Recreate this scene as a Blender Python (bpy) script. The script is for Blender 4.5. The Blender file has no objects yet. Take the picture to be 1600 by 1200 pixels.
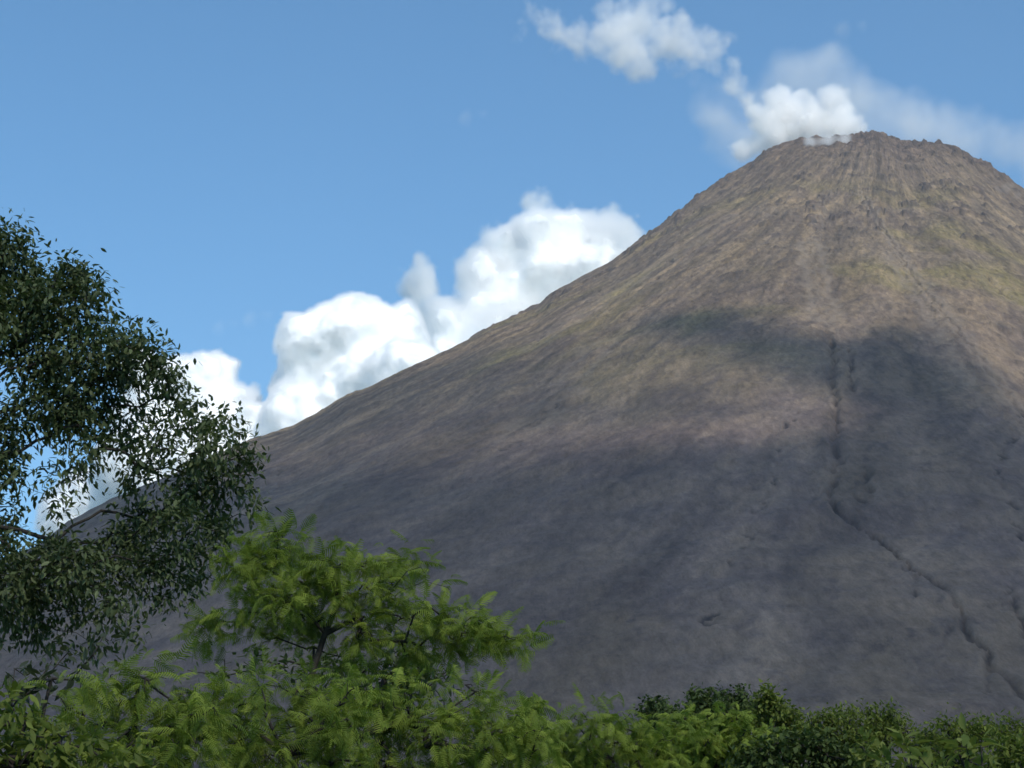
import bpy, math, random
import numpy as np

C = bpy.context.scene
COL = C.collection
PI = math.pi
R = math.radians

# ------------------------------------------------------------------ camera
CAMZ = 1.6
HFOV, PITCH = 28.0, 15.0
F = 800.0 / math.tan(R(HFOV / 2))            # focal length in units of a 1600 px wide picture
cam_d = bpy.data.cameras.new('camera')
cam_d.sensor_fit = 'HORIZONTAL'
cam_d.angle = R(HFOV)
cam_d.clip_start = 0.5
cam_d.clip_end = 60000
cam = bpy.data.objects.new('camera', cam_d)
COL.objects.link(cam)
cam.location = (0, 0, CAMZ)
cam.rotation_euler = (R(90 + PITCH), 0, 0)
C.camera = cam

# ------------------------------------------------------------------ sun and sky
SUN_EL, SUN_AZ = 41.0, 24.0                  # azimuth: degrees to the right of straight behind the camera
SV = np.array([math.sin(R(SUN_AZ)) * math.cos(R(SUN_EL)), -math.cos(R(SUN_AZ)) * math.cos(R(SUN_EL)), math.sin(R(SUN_EL))])
w = bpy.data.worlds.new('World')
C.world = w
w.use_nodes = True
nt = w.node_tree
sky = nt.nodes.new('ShaderNodeTexSky')
sky.sky_type = 'NISHITA'
sky.sun_disc = False
sky.sun_elevation = R(SUN_EL)
sky.sun_rotation = math.atan2(SV[0], SV[1])
sky.altitude = 300
sky.air_density = 1.0
sky.dust_density = 0.0
sky.ozone_density = 6.0
bg = nt.nodes['Background']
bg.inputs['Strength'].default_value = 0.13
tint = nt.nodes.new('ShaderNodeMix'); tint.data_type = 'RGBA'; tint.blend_type = 'MULTIPLY'
tint.inputs[0].default_value = 1.0
tint.inputs[7].default_value = (0.80, 1.07, 1.05, 1)      # white balance of the camera
nt.links.new(sky.outputs[0], tint.inputs[6])
nt.links.new(tint.outputs[2], bg.inputs[0])
sl = bpy.data.lights.new('sun', 'SUN')
sl.energy = 3.9
sl.angle = R(0.6)
sl.color = (1.0, 0.93, 0.82)
so = bpy.data.objects.new('sun', sl)
COL.objects.link(so)
so.rotation_euler = (R(90 - SUN_EL), 0, R(SUN_AZ))
so.location = (300, -300, 3500)

C.view_settings.view_transform = 'Standard'
C.view_settings.look = 'None'
C.view_settings.exposure = 0.21
C.view_settings.gamma = 1
C.render.engine = 'CYCLES'
cy = C.cycles
cy.max_bounces = 14
cy.diffuse_bounces = 6
cy.glossy_bounces = 2
cy.transmission_bounces = 4
cy.transparent_max_bounces = 24
cy.volume_bounces = 10
cy.filter_width = 1.6
cy.use_denoising = True
cy.volume_step_rate = 2.0
cy.volume_max_steps = 256

# ------------------------------------------------------------------ helpers
def tag(o, label=None, cat=None, group=None, kind=None):
    if label: o['label'] = label
    if cat: o['category'] = cat
    if group: o['group'] = group
    if kind: o['kind'] = kind
    return o

def empty(name, loc):
    o = bpy.data.objects.new(name, None)
    COL.objects.link(o)
    o.location = loc
    return o

def mesh_np(name, verts, faces, mat, parent=None, smooth=False, attrs=None, loc=None):
    """verts (n,3) array, faces list of (k,3)/(k,4) arrays; every attribute is a float per vertex"""
    me = bpy.data.meshes.new(name)
    v = np.asarray(verts, np.float32)
    me.vertices.add(len(v))
    me.vertices.foreach_set('co', v.ravel())
    faces = [np.asarray(f, np.int32) for f in faces if len(f)]
    nl = sum(f.size for f in faces)
    nf = sum(len(f) for f in faces)
    me.loops.add(nl)
    me.polygons.add(nf)
    me.loops.foreach_set('vertex_index', np.concatenate([f.ravel() for f in faces]))
    tot = np.concatenate([np.full(len(f), f.shape[1], np.int32) for f in faces])
    st = np.concatenate([[0], np.cumsum(tot)[:-1]]).astype(np.int32)
    me.polygons.foreach_set('loop_start', st)
    if smooth:
        me.polygons.foreach_set('use_smooth', np.ones(nf, bool))
    me.update(calc_edges=True)
    for k, a in (attrs or {}).items():
        at = me.attributes.new(k, 'FLOAT', 'POINT')
        at.data.foreach_set('value', np.asarray(a, np.float32).ravel())
    me.materials.append(mat)
    o = bpy.data.objects.new(name, me)
    COL.objects.link(o)
    if parent: o.parent = parent
    if loc is not None: o.location = loc
    return o

def hash2(ix, iy, seed):
    h = (ix.astype(np.int64) * 374761393 + iy.astype(np.int64) * 668265263 + seed * 974634777) & 0xFFFFFFFF
    h = ((h ^ (h >> 13)) * 1274126177) & 0xFFFFFFFF
    h = (h ^ (h >> 16)) & 0xFFFFFFFF
    return h

def perlin(x, y, seed=0):
    """gradient noise, about -1..1"""
    x0 = np.floor(x); y0 = np.floor(y)
    fx = x - x0; fy = y - y0
    ux = fx * fx * fx * (fx * (fx * 6 - 15) + 10); uy = fy * fy * fy * (fy * (fy * 6 - 15) + 10)
    out = []
    for dx, dy in ((0, 0), (1, 0), (0, 1), (1, 1)):
        a = hash2(x0 + dx, y0 + dy, seed) * (2 * PI / 4294967296.0)
        out.append(np.cos(a) * (fx - dx) + np.sin(a) * (fy - dy))
    n = (out[0] * (1 - ux) + out[1] * ux) * (1 - uy) + (out[2] * (1 - ux) + out[3] * ux) * uy
    return n * 1.5

def fbm(x, y, octs=5, seed=0, gain=0.5, ridged=False):
    s = np.zeros_like(x); a = 1.0; t = 0
    for i in range(octs):
        n = perlin(x * 2 ** i + 17.3 * i, y * 2 ** i - 9.1 * i, seed + i)
        if ridged: n = 1 - 2 * np.abs(n)
        s += a * n; t += a; a *= gain
    return s / t

def sstep(x, a, b):
    t = np.clip((x - a) / (b - a), 0, 1)
    return t * t * (3 - 2 * t)

cp, sp = math.cos(R(PITCH)), math.sin(R(PITCH))
def ray(px, py):
    """world direction through a point of the photograph (1600 x 1200), its y component is forward"""
    px = np.asarray(px, float); py = np.asarray(py, float)
    return np.stack([px - 800, F * cp - (600 - py) * sp, F * sp + (600 - py) * cp], -1)
def at(px, py, Y):
    """the point at forward distance Y seen there"""
    d = ray(px, py)
    return d / d[..., 1:2] * np.asarray(Y, float)[..., None] + np.array([0, 0, CAMZ])
def proj(p):
    p = np.asarray(p, float) - np.array([0, 0, CAMZ])
    f = p[..., 1] * cp + p[..., 2] * sp
    u = -p[..., 1] * sp + p[..., 2] * cp
    return np.stack([800 + F * p[..., 0] / f, 600 - F * u / f], -1)

class NT:
    """tiny node tree writer"""
    def __init__(s, tree): s.t = tree
    def n(s, kind, ins=None, **props):
        nd = s.t.nodes.new(kind)
        for k, v in props.items(): setattr(nd, k, v)
        for k, v in (ins or {}).items():
            if isinstance(v, bpy.types.NodeSocket): s.t.links.new(v, nd.inputs[k])
            else: nd.inputs[k].default_value = v
        return nd
    def math(s, op, a, b=0.0, c=None, clamp=False):
        ins = {0: a, 1: b}
        if c is not None: ins[2] = c
        return s.n('ShaderNodeMath', ins, operation=op, use_clamp=clamp).outputs[0]
    def mix(s, f, a, b, blend='MIX'):
        nd = s.t.nodes.new('ShaderNodeMix'); nd.data_type = 'RGBA'; nd.blend_type = blend
        for i, v in ((0, f), (6, a), (7, b)):
            if isinstance(v, bpy.types.NodeSocket): s.t.links.new(v, nd.inputs[i])
            else: nd.inputs[i].default_value = v if i == 0 else (*v, 1)
        return nd.outputs[2]
    def ramp(s, f, a, b):
        return s.n('ShaderNodeMapRange', {0: f, 1: a, 2: b, 3: 0.0, 4: 1.0}, interpolation_type='SMOOTHSTEP').outputs[0]

def new_mat(name):
    m = bpy.data.materials.new(name)
    m.use_nodes = True
    m.node_tree.nodes.clear()
    return m, NT(m.node_tree)

# ------------------------------------------------------------------ the volcano
SX, SY = 572.0, 3020.0
prof = np.array([(0, 1190), (40, 1200), (80, 1207), (115, 1203), (150, 1186), (200, 1157), (272, 1112), (373, 1038), (470, 976),
                 (570, 917), (760, 812), (954, 712), (1289, 543), (1600, 388), (2000, 205), (2300, 90), (2600, 8), (2900, -60)], float)
_r = np.linspace(0, 2900, 2901)
_z = np.interp(_r, prof[:, 0], prof[:, 1])
_k = np.exp(-0.5 * (np.arange(-60, 61) / 22.0) ** 2); _k /= _k.sum()
_z = np.convolve(np.concatenate([_z[60:0:-1], _z, _z[-1] + (_z[-1] - _z[-2]) * np.arange(1, 61)]), _k, 'valid')
def base_h(r): return np.interp(r, _r, _z)

# skyline of the mountain traced over the photograph
sil = np.array([(-500, 1150), (-200, 990), (41, 867), (75, 846), (104, 821), (183, 779), (390, 692), (420, 683), (460, 669), (510, 641), (540, 621), (580, 606), (610, 590), (670, 562),
                (725, 537), (770, 510), (815, 490), (840, 480), (860, 462), (905, 438), (950, 414), (980, 392), (1015, 365), (1050, 340), (1070, 325),
                (1110, 295), (1140, 275), (1170, 260), (1200, 240), (1225, 230), (1245, 223), (1290, 219), (1330, 216), (1352, 212), (1370, 211), (1390, 217),
                (1410, 227), (1445, 228), (1467, 227), (1500, 238), (1525, 252), (1550, 265), (1580, 286), (1600, 300), (1700, 372), (1900, 510), (2300, 745), (2800, 990)], float)
_d = ray(sil[:, 0], sil[:, 1])
sil_u = _d[:, 0] / _d[:, 1]; sil_t = _d[:, 2] / _d[:, 1]
uu = np.linspace(-0.42, 0.62, 1041)
tt = np.interp(uu, sil_u, sil_t)
ys = np.linspace(900, 4200, 1651)
X = uu[:, None] * ys[None, :]
cur = ((base_h(np.hypot(X - SX, ys[None, :] - SY)) - CAMZ) / ys[None, :]).max(1)
su = tt / cur
_k2 = np.exp(-0.5 * (np.arange(-30, 31) / 5.0) ** 2); _k2 /= _k2.sum()
_k3 = np.exp(-0.5 * (np.arange(-30, 31) / 1.2) ** 2); _k3 /= _k3.sum()
su_f = np.convolve(np.pad(su, 30, mode='edge'), _k3, 'valid')
su = np.convolve(np.pad(su, 30, mode='edge'), _k2, 'valid')
def terrain0(x, y):
    r = np.hypot(x - SX, y - SY)
    h = base_h(r)
    u = np.where(y > 300, x / np.maximum(y, 300), 0)
    s = np.interp(u, uu, su)
    near = sstep((h / np.maximum(y, 300)) / np.interp(u, uu, cur), 0.95, 0.995)      # the steps of the skyline belong to the crest only
    s = s + (np.interp(u, uu, su_f) - s) * near
    return h * (1 + (s - 1) * sstep(h, 40, 500))

def hit(px, py):
    """where the line of sight through a point of the photograph meets the bare mountain"""
    d = ray(px, py); d = d / d[..., 1:2]
    px = np.atleast_1d(np.asarray(px, float))
    d = d.reshape(-1, 3)
    yy = np.arange(500, 3300, 2.0)
    z = CAMZ + d[:, 2:3] * yy[None, :]
    x = d[:, 0:1] * yy[None, :]
    g = terrain0(x, np.broadcast_to(yy[None, :], x.shape)) - z
    i = np.argmax(g > 0, 1)
    miss = ~(g > 0).any(1)
    i[miss] = np.argmax(g[miss], 1)
    return np.stack([x[np.arange(len(i)), i], yy[i], z[np.arange(len(i)), i]], -1)

NTH, NTB, NR = 1900, 120, 640
CAMDIR = math.atan2(-SY, -SX)
_ch = hit([1503, 1560], [965, 1050]); _tc = np.arctan2(_ch[:, 1] - SY, _ch[:, 0] - SX).mean()
_tf = np.linspace(CAMDIR - 1.85, CAMDIR + 1.85, 4000)
_w = np.cumsum(1 + 3.0 * np.exp(-((_tf - _tc) / 0.10) ** 2)); _w = (_w - _w[0]) / (_w[-1] - _w[0])
th = np.concatenate([np.interp(np.linspace(0, 1, NTH), _w, _tf), np.linspace(CAMDIR + 1.85, CAMDIR - 1.85 + 2 * PI, NTB + 2)[1:-1]])
tr = np.linspace(0, 1, NR)
rr = 8 + 2850 * (tr * 0.75 + 0.25 * tr ** 2)
TH, RR = np.meshgrid(th, rr)
GX = SX + RR * np.cos(TH); GY = SY + RR * np.sin(TH)
H = terrain0(GX, GY)
# polar texture coordinates, in metres of arc at r = 600
A = (TH - CAMDIR) * 600; 
warp = fbm(GX / 260, GY / 260, 3, 5) * 26
fade0 = sstep(RR, 90, 330)
gul = fbm((A + warp) / 95, RR / 700, 4, 11, 0.55, True)                      # long gullies running down the fall line
gul2 = fbm((A + warp) / 26, RR / 210, 4, 21, 0.6)
rock = fbm(GX / 42, GY / 42, 5, 31, 0.55, True)
rockm = 1 - sstep(RR + 90 * fbm(GX / 150, GY / 150, 3, 41), 170, 420)       # broken rock round the summit
bump = fbm((A + warp) / 40, RR / 110, 5, 51, 0.55)
H = H + gul * 3.4 * fade0 * (0.6 + 0.4 * sstep(RR, 300, 1500)) + gul2 * 3.2 * fade0 + bump * 3.0 + fbm(GX / 34, GY / 34, 3, 55) * 1.6
rock2 = fbm(GX / 90, GY / 90, 3, 37, 0.5, True)
H = H + ((rock - 0.25) * 9 + (rock2 - 0.45) * 8) * rockm
for kx, ky, kh, kr in ((1369, 209, 5, 9), (1445, 224, 7, 5), (1466, 221, 8, 6), (1392, 216, 5, 8), (1250, 222, 4, 9)):   # crags on the crater rim
    kp = hit([kx], [ky + 6])[0]
    H = H + kh * np.exp(-((np.hypot(GX - kp[0], GY - kp[1]) / kr) ** 2))
# lava blocks and outcrops: short ledges lying across the slope
oc_s = fbm((A * np.clip(RR / 600, 0.3, 2) + warp) / 30, RR / 30, 4, 61, 0.55)
oc_m = fbm(GX / 170, GY / 170, 3, 71)
oc = sstep(oc_s + 0.5 * oc_m, 0.30, 0.46) * sstep(RR, 100, 200) * (1 - 0.8 * sstep(RR, 650, 1150))
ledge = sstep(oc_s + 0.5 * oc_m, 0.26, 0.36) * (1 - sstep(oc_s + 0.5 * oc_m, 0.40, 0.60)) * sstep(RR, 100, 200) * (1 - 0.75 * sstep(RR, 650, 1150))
H = H + oc * (3.0 + 3.0 * sstep(oc_m, -0.2, 0.5))
small = fbm(GX / 14, GY / 14, 3, 81, 0.6)
H = H + small * (1.0 + 2.2 * (1 - sstep(RR, 350, 900)) + 1.2 * rockm)

def dist_path(P, pts):
    """distance (in plan) from grid points to a polyline and the distance along it"""
    best = np.full(P[0].shape, 1e9); side = np.zeros(P[0].shape); al = np.zeros(P[0].shape); acc = 0
    for a, b in zip(pts[:-1], pts[1:]):
        ab = b - a; L = math.hypot(*ab) + 1e-6
        t = np.clip(((P[0] - a[0]) * ab[0] + (P[1] - a[1]) * ab[1]) / L ** 2, 0, 1)
        dx = P[0] - a[0] - t * ab[0]; dy = P[1] - a[1] - t * ab[1]
        d = np.hypot(dx, dy)
        m = d < best
        best = np.where(m, d, best); side = np.where(m, np.sign(ab[0] * dy - ab[1] * dx), side); al = np.where(m, acc + t * L, al)
        acc += L
    return best, side, al

dark = np.zeros_like(H); pale = np.zeros_like(H)
def channel(pts, width, depth, broken, pal=0.0, seed=0, wob=9, dk=1.0):
    global H, dark, pale
    pts = np.array(pts, float)
    w3 = hit(pts[:, 0], pts[:, 1])[:, :2]
    lo = w3.min(0) - 60; hi = w3.max(0) + 60
    m = (GX > lo[0]) & (GX < hi[0]) & (GY > lo[1]) & (GY < hi[1])
    gx, gy = GX[m], GY[m]
    gx, gy = gx + wob * fbm(gx / 24, gy / 24, 4, 90 + seed, 0.6), gy + wob * fbm(gx / 24, gy / 24, 4, 95 + seed, 0.6)
    d, s, al = dist_path((gx, gy), w3)
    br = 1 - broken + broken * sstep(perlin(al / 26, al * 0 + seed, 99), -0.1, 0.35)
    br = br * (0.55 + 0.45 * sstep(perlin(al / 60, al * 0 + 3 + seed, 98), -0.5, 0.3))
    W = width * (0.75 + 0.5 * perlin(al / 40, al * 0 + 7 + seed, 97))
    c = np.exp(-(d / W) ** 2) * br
    lev = np.exp(-((d - 2.2 * W) / (1.1 * W)) ** 2)
    H[m] += -depth * c + depth * 0.22 * lev
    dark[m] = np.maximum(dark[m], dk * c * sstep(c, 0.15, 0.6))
    pale[m] = np.maximum(pale[m], lev * pal)

channel([(1275, 516), (1290, 521), (1302, 560), (1300, 590), (1303, 620), (1307, 640), (1306, 690), (1303, 705), (1306, 730), (1303, 760), (1292, 778), (1303, 795)], 3.4, 6.0, 0.5, 0.1, 1)
channel([(1298, 790), (1306, 802), (1330, 820), (1358, 838), (1378, 850)], 2.8, 4.2, 0.3, 0.15, 2, 5)
channel([(1372, 846), (1400, 872), (1420, 893), (1450, 913), (1488, 943), (1503, 965), (1512, 990), (1533, 1015), (1562, 1050), (1590, 1085), (1630, 1130)], 1.8, 2.8, 0.2, 0.3, 3, 6)
channel([(1326, 748), (1345, 738), (1352, 760), (1350, 800)], 3.6, 3.8, 0.8, 0, 4)
channel([(1331, 550), (1330, 615)], 2.6, 5, 0.5, 0, 5)
channel([(1345, 300), (1390, 372), (1430, 440), (1500, 522), (1550, 590), (1610, 665), (1700, 760)], 2.2, 2.0, 0.35, 0.9, 6, 8, 0.4)
channel([(1290, 300), (1262, 400), (1275, 470), (1300, 520)], 2.4, 0.9, 0.6, 0.7, 7, 10, 0.25)
channel([(1575, 930), (1592, 975), (1615, 1010), (1650, 1050)], 2.0, 2.6, 0.4, 0.1, 8)
channel([(1120, 300), (980, 420), (880, 500), (760, 590)], 2.6, 2.4, 0.85, 0.3, 9, 14)
channel([(1010, 500), (900, 600), (820, 680), (700, 790)], 2.4, 1.8, 0.85, 0.25, 10, 14)
channel([(560, 640), (440, 740), (405, 775), (390, 800)], 2.4, 2.0, 0.7, 0.6, 11, 12)
channel([(1185, 322), (1110, 372), (1052, 418), (1002, 452)], 4.5, 5, 0.6, 0.5, 14, 12)
channel([(1110, 418), (1045, 452), (992, 492)], 4.0, 4.5, 0.5, 0.5, 15, 12)
channel([(1010, 438), (958, 472), (930, 500)], 3.5, 3.5, 0.6, 0.4, 16, 12)
channel([(1480, 400), (1530, 425), (1580, 470)], 3.5, 4, 0.6, 0.5, 17, 12)
channel([(1180, 330), (1250, 350), (1330, 345), (1420, 330)], 4.0, 4.5, 0.75, 0.4, 18, 16)
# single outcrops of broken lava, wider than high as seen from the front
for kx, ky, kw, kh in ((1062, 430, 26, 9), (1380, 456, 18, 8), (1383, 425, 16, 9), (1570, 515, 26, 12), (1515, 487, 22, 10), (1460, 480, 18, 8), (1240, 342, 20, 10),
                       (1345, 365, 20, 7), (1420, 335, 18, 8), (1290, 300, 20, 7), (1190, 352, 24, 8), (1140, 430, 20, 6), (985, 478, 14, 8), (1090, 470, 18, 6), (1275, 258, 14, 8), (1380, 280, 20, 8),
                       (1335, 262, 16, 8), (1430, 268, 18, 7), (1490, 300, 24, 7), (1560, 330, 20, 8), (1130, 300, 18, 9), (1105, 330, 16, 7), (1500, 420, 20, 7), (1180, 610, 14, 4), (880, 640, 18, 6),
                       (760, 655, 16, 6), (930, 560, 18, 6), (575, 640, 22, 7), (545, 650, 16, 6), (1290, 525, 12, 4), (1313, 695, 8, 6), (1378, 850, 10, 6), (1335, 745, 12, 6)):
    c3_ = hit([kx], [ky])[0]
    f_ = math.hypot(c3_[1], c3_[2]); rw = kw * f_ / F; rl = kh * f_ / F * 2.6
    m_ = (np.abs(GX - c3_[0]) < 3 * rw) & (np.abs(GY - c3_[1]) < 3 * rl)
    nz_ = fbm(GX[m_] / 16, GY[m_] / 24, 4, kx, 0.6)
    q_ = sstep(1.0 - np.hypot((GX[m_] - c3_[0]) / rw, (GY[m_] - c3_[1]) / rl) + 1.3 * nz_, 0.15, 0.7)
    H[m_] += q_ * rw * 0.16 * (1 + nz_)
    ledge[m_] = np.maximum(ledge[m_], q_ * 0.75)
channel([(1503, 960), (1478, 990), (1470, 1030)], 1.6, 1.6, 0.6, 0.2, 21, 6)
channel([(1420, 893), (1432, 930), (1428, 960)], 1.6, 1.6, 0.7, 0.2, 22, 6)
channel([(1545, 1030), (1536, 1060), (1548, 1090)], 1.4, 1.6, 0.5, 0.3, 23, 5)
channel([(1600, 640), (1560, 740), (1600, 860)], 2.2, 2.0, 0.8, 0.4, 24, 9)
channel([(1240, 640), (1210, 760), (1150, 880), (1085, 1010)], 3.0, 1.6, 0.85, 0.3, 25, 14)
channel([(1265, 380), (1275, 430), (1290, 500)], 6, -1.2, 0.6, 0.9, 31, 12, 0.0)
channel([(1400, 400), (1450, 470), (1500, 540), (1560, 640)], 6, -1.5, 0.7, 0.8, 32, 12, 0.0)
channel([(940, 540), (880, 610), (800, 690)], 8, -1.8, 0.7, 0.7, 33, 16, 0.0)
channel([(1140, 340), (1040, 410), (930, 480), (840, 540)], 7, -1.8, 0.7, 0.7, 34, 14, 0.0)
channel([(600, 700), (520, 760), (440, 830)], 5, -1.5, 0.7, 0.6, 35, 14, 0.0)

channel([(1220, 330), (1060, 400), (985, 470)], 2.4, 3.0, 0.85, 0.4, 13, 14)

# mosses and dust: where things grow or lie on the slope, as wear of the surface itself
_mg = hit([1575, 1120, 1000], [430, 615, 600])
_mb = sum(k * np.exp(-(((GX - p[0]) / a) ** 2 + ((GY - p[1]) / b) ** 2)) for p, k, a, b in zip(_mg, (0.42, 0.35, 0.3), (90, 70, 60), (260, 200, 200)))
moss = sstep(_mb + fbm(GX / 210, GY / 210, 4, 111) + 0.35 * fbm((A + warp) / 30, RR / 150, 3, 115) + 0.25 * sstep(GX, 650, 1000), 0.02, 0.55) * sstep(RR, 330, 560) * (1 - 0.8 * sstep(RR, 1100, 1800))
dust = sstep(fbm((A + warp) / 34, RR / 420, 4, 121, 0.6) + 0.3 * oc_m, 0.0, 0.4)
streak = fbm((A + warp * 0.5) / 17, RR / 650, 4, 141, 0.6) * fade0
nv = H.size
verts = np.stack([GX, GY, H], -1).reshape(-1, 3)
nt_ = TH.shape[1]
i = np.arange(NR - 1)[:, None] * nt_; j = np.arange(nt_)[None, :]; j2 = (j + 1) % nt_
q = np.stack([i + j, i + nt_ + j, i + nt_ + j2, i + j2], -1).reshape(-1, 4)
verts = np.vstack([verts, [[SX, SY, H[0].mean() - 2]]])
cap = np.stack([np.arange(nt_), (np.arange(nt_) + 1) % nt_, np.full(nt_, nv)], -1)
ap = lambda a: np.append(np.broadcast_to(a, H.shape).reshape(-1), 0)

m, N = new_mat('volcanic_scree')
geo = N.n('ShaderNodeNewGeometry')
P = geo.outputs['Position']
at_ = lambda k: N.n('ShaderNodeAttribute', attribute_name=k).outputs['Fac']
n1 = N.n('ShaderNodeTexNoise', {'Vector': P, 'Scale': 0.006, 'Detail': 6, 'Roughness': 0.6}).outputs[0]
pol = N.n('ShaderNodeCombineXYZ', {0: N.math('MULTIPLY', at_('arc'), 0.10), 1: N.math('MULTIPLY', at_('rad'), 0.012), 2: 0.0}).outputs[0]
n2 = N.n('ShaderNodeTexNoise', {'Vector': pol, 'Scale': 1.0, 'Detail': 6, 'Roughness': 0.62}).outputs[0]
pol2 = N.n('ShaderNodeCombineXYZ', {0: N.math('MULTIPLY', at_('arc'), 0.32), 1: N.math('MULTIPLY', at_('rad'), 0.03), 2: 5.0}).outputs[0]
n5 = N.n('ShaderNodeTexNoise', {'Vector': pol2, 'Scale': 1.0, 'Detail': 5, 'Roughness': 0.65}).outputs[0]
pol3 = N.n('ShaderNodeCombineXYZ', {0: N.math('MULTIPLY', at_('arc'), 0.16), 1: N.math('MULTIPLY', at_('rad'), 0.045), 2: 9.0}).outputs[0]
n3 = N.n('ShaderNodeTexNoise', {'Vector': pol3, 'Scale': 1.0, 'Detail': 6, 'Roughness': 0.7}).outputs[0]
pol4 = N.n('ShaderNodeCombineXYZ', {0: N.math('MULTIPLY', at_('arc'), 0.045), 1: N.math('MULTIPLY', at_('rad'), 0.010), 2: 3.0}).outputs[0]
Pg = N.n('ShaderNodeVectorMath', {0: P, 1: (1.0, 0.20, 0.30)}, operation='MULTIPLY').outputs[0]
n6 = N.n('ShaderNodeTexNoise', {'Vector': Pg, 'Scale': 0.22, 'Detail': 6, 'Roughness': 0.78}).outputs[0]
n4 = N.n('ShaderNodeTexNoise', {'Vector': pol4, 'Scale': 1.0, 'Detail': 5, 'Roughness': 0.65}).outputs[0]
c = N.mix(N.ramp(n1, 0.35, 0.65), (0.118, 0.100, 0.092), (0.150, 0.132, 0.112))
c = N.mix(N.math('MULTIPLY', at_('dust'), 0.65), c, (0.245, 0.205, 0.145))
c = N.mix(N.math('MULTIPLY', at_('moss'), 0.8), c, (0.175, 0.165, 0.075))
c = N.mix(N.math('MULTIPLY', N.ramp(n2, 0.45, 0.68), 0.55), c, (0.25, 0.21, 0.15))
c = N.mix(N.math('MULTIPLY', N.ramp(n2, 0.50, 0.30), 0.6), c, (0.070, 0.064, 0.064))
c = N.mix(N.math('MULTIPLY', N.ramp(n5, 0.5, 0.66), 0.5), c, (0.23, 0.20, 0.165))
c = N.mix(N.math('MULTIPLY', N.ramp(n5, 0.48, 0.32), 0.6), c, (0.060, 0.054, 0.054))
c = N.mix(N.math('MULTIPLY', N.ramp(n4, 0.54, 0.68), 0.6), c, (0.060, 0.055, 0.052))
c = N.mix(N.math('MULTIPLY', N.ramp(n3, 0.56, 0.72), 0.4), c, (0.27, 0.24, 0.20))
c = N.mix(N.math('MULTIPLY', N.ramp(n3, 0.45, 0.30), 0.5), c, (0.050, 0.046, 0.045))
c = N.mix(N.math('MULTIPLY', at_('rock'), 0.75), c, N.mix(N.ramp(N.n('ShaderNodeTexNoise', {'Vector': P, 'Scale': 0.05, 'Detail': 5, 'Roughness': 0.7}).outputs[0], 0.42, 0.6), (0.060, 0.050, 0.053), (0.165, 0.135, 0.125)))
c = N.mix(N.math('MULTIPLY', at_('low_shade'), 0.35), c, (0.150, 0.134, 0.182))  # lighter, bluer shade of the lower slope mixed into the surface colour
bmp = N.n('ShaderNodeBump', {'Height': N.math('ADD', N.math('MULTIPLY', n3, 0.6), N.math('ADD', N.math('MULTIPLY', n4, 1.2), N.math('MULTIPLY', n6, 0.35))), 'Strength': 1.0, 'Distance': 3.2}).outputs[0]
c = N.mix(1.0, c, (1.00, 0.875, 0.72), 'MULTIPLY')
n7 = N.n('ShaderNodeTexNoise', {'Vector': Pg, 'Scale': 1.1, 'Detail': 4, 'Roughness': 0.75}).outputs[0]
gr = N.n('ShaderNodeMapRange', {0: N.math('ADD', N.math('MULTIPLY', n6, 0.7), N.math('MULTIPLY', n7, 0.3)), 1: 0.38, 2: 0.63, 3: 0.60, 4: 1.42}).outputs[0]
gr = N.math('ADD', 1.0, N.math('MULTIPLY', N.math('SUBTRACT', gr, 1.0), N.math('SUBTRACT', 1.0, N.math('MULTIPLY', at_('low_shade'), 0.25))))
st = N.math('ADD', 1.0, N.math('MULTIPLY', at_('streak'), 0.62))
c = N.n('ShaderNodeVectorMath', {0: c, 'Scale': N.math('MULTIPLY', gr, st)}, operation='SCALE').outputs[0]
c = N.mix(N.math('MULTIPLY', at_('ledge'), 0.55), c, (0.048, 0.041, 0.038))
c = N.mix(N.math('MULTIPLY', at_('pale'), 0.45), c, (0.24, 0.20, 0.16))
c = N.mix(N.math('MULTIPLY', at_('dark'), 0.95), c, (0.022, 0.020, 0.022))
b = N.n('ShaderNodeBsdfPrincipled', {'Base Color': c, 'Roughness': 0.95, 'Specular IOR Level': 0.1, 'Normal': bmp})
N.n('ShaderNodeOutputMaterial', {0: b.outputs[0]})
volc = mesh_np('volcano_terrain', verts, [q, cap], m, smooth=True,
               attrs={'arc': ap(A), 'rad': ap(RR), 'rock': ap(np.maximum(rockm, oc * 0.8)), 'streak': ap(streak), 'ledge': ap(ledge), 'low_shade': ap(sstep(RR, 900, 1900)), 'dust': ap(dust), 'moss': ap(moss), 'dark': ap(dark), 'pale': ap(pale)})
tag(volc, 'steep grey brown volcano cone with a lava channel down its right side', 'volcano', kind='structure')

# ------------------------------------------------------------------ ground
m, N = new_mat('meadow')
P = N.n('ShaderNodeNewGeometry').outputs['Position']
n1 = N.n('ShaderNodeTexNoise', {'Vector': P, 'Scale': 0.03, 'Detail': 6}).outputs[0]
n2 = N.n('ShaderNodeTexNoise', {'Vector': P, 'Scale': 2.0, 'Detail': 5}).outputs[0]
c = N.mix(N.ramp(n1, 0.35, 0.65), (0.035, 0.060, 0.018), (0.065, 0.085, 0.025))
c = N.mix(N.ramp(n2, 0.4, 0.7), c, (0.030, 0.040, 0.016))
b = N.n('ShaderNodeBsdfPrincipled', {'Base Color': c, 'Roughness': 1.0, 'Specular IOR Level': 0.1})
N.n('ShaderNodeOutputMaterial', {0: b.outputs[0]})
gx = np.concatenate([np.linspace(-6500, -200, 40), np.linspace(-180, 180, 90), np.linspace(200, 6500, 40)])
gy = np.concatenate([np.linspace(-4000, -60, 30), np.linspace(-50, 200, 80), np.linspace(220, 8000, 60)])
GX2, GY2 = np.meshgrid(gx, gy)
GZ = fbm(GX2 / 30, GY2 / 30, 3, 7) * 0.35 * sstep(np.hypot(GX2, GY2), 3, 20) - 0.02
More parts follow.
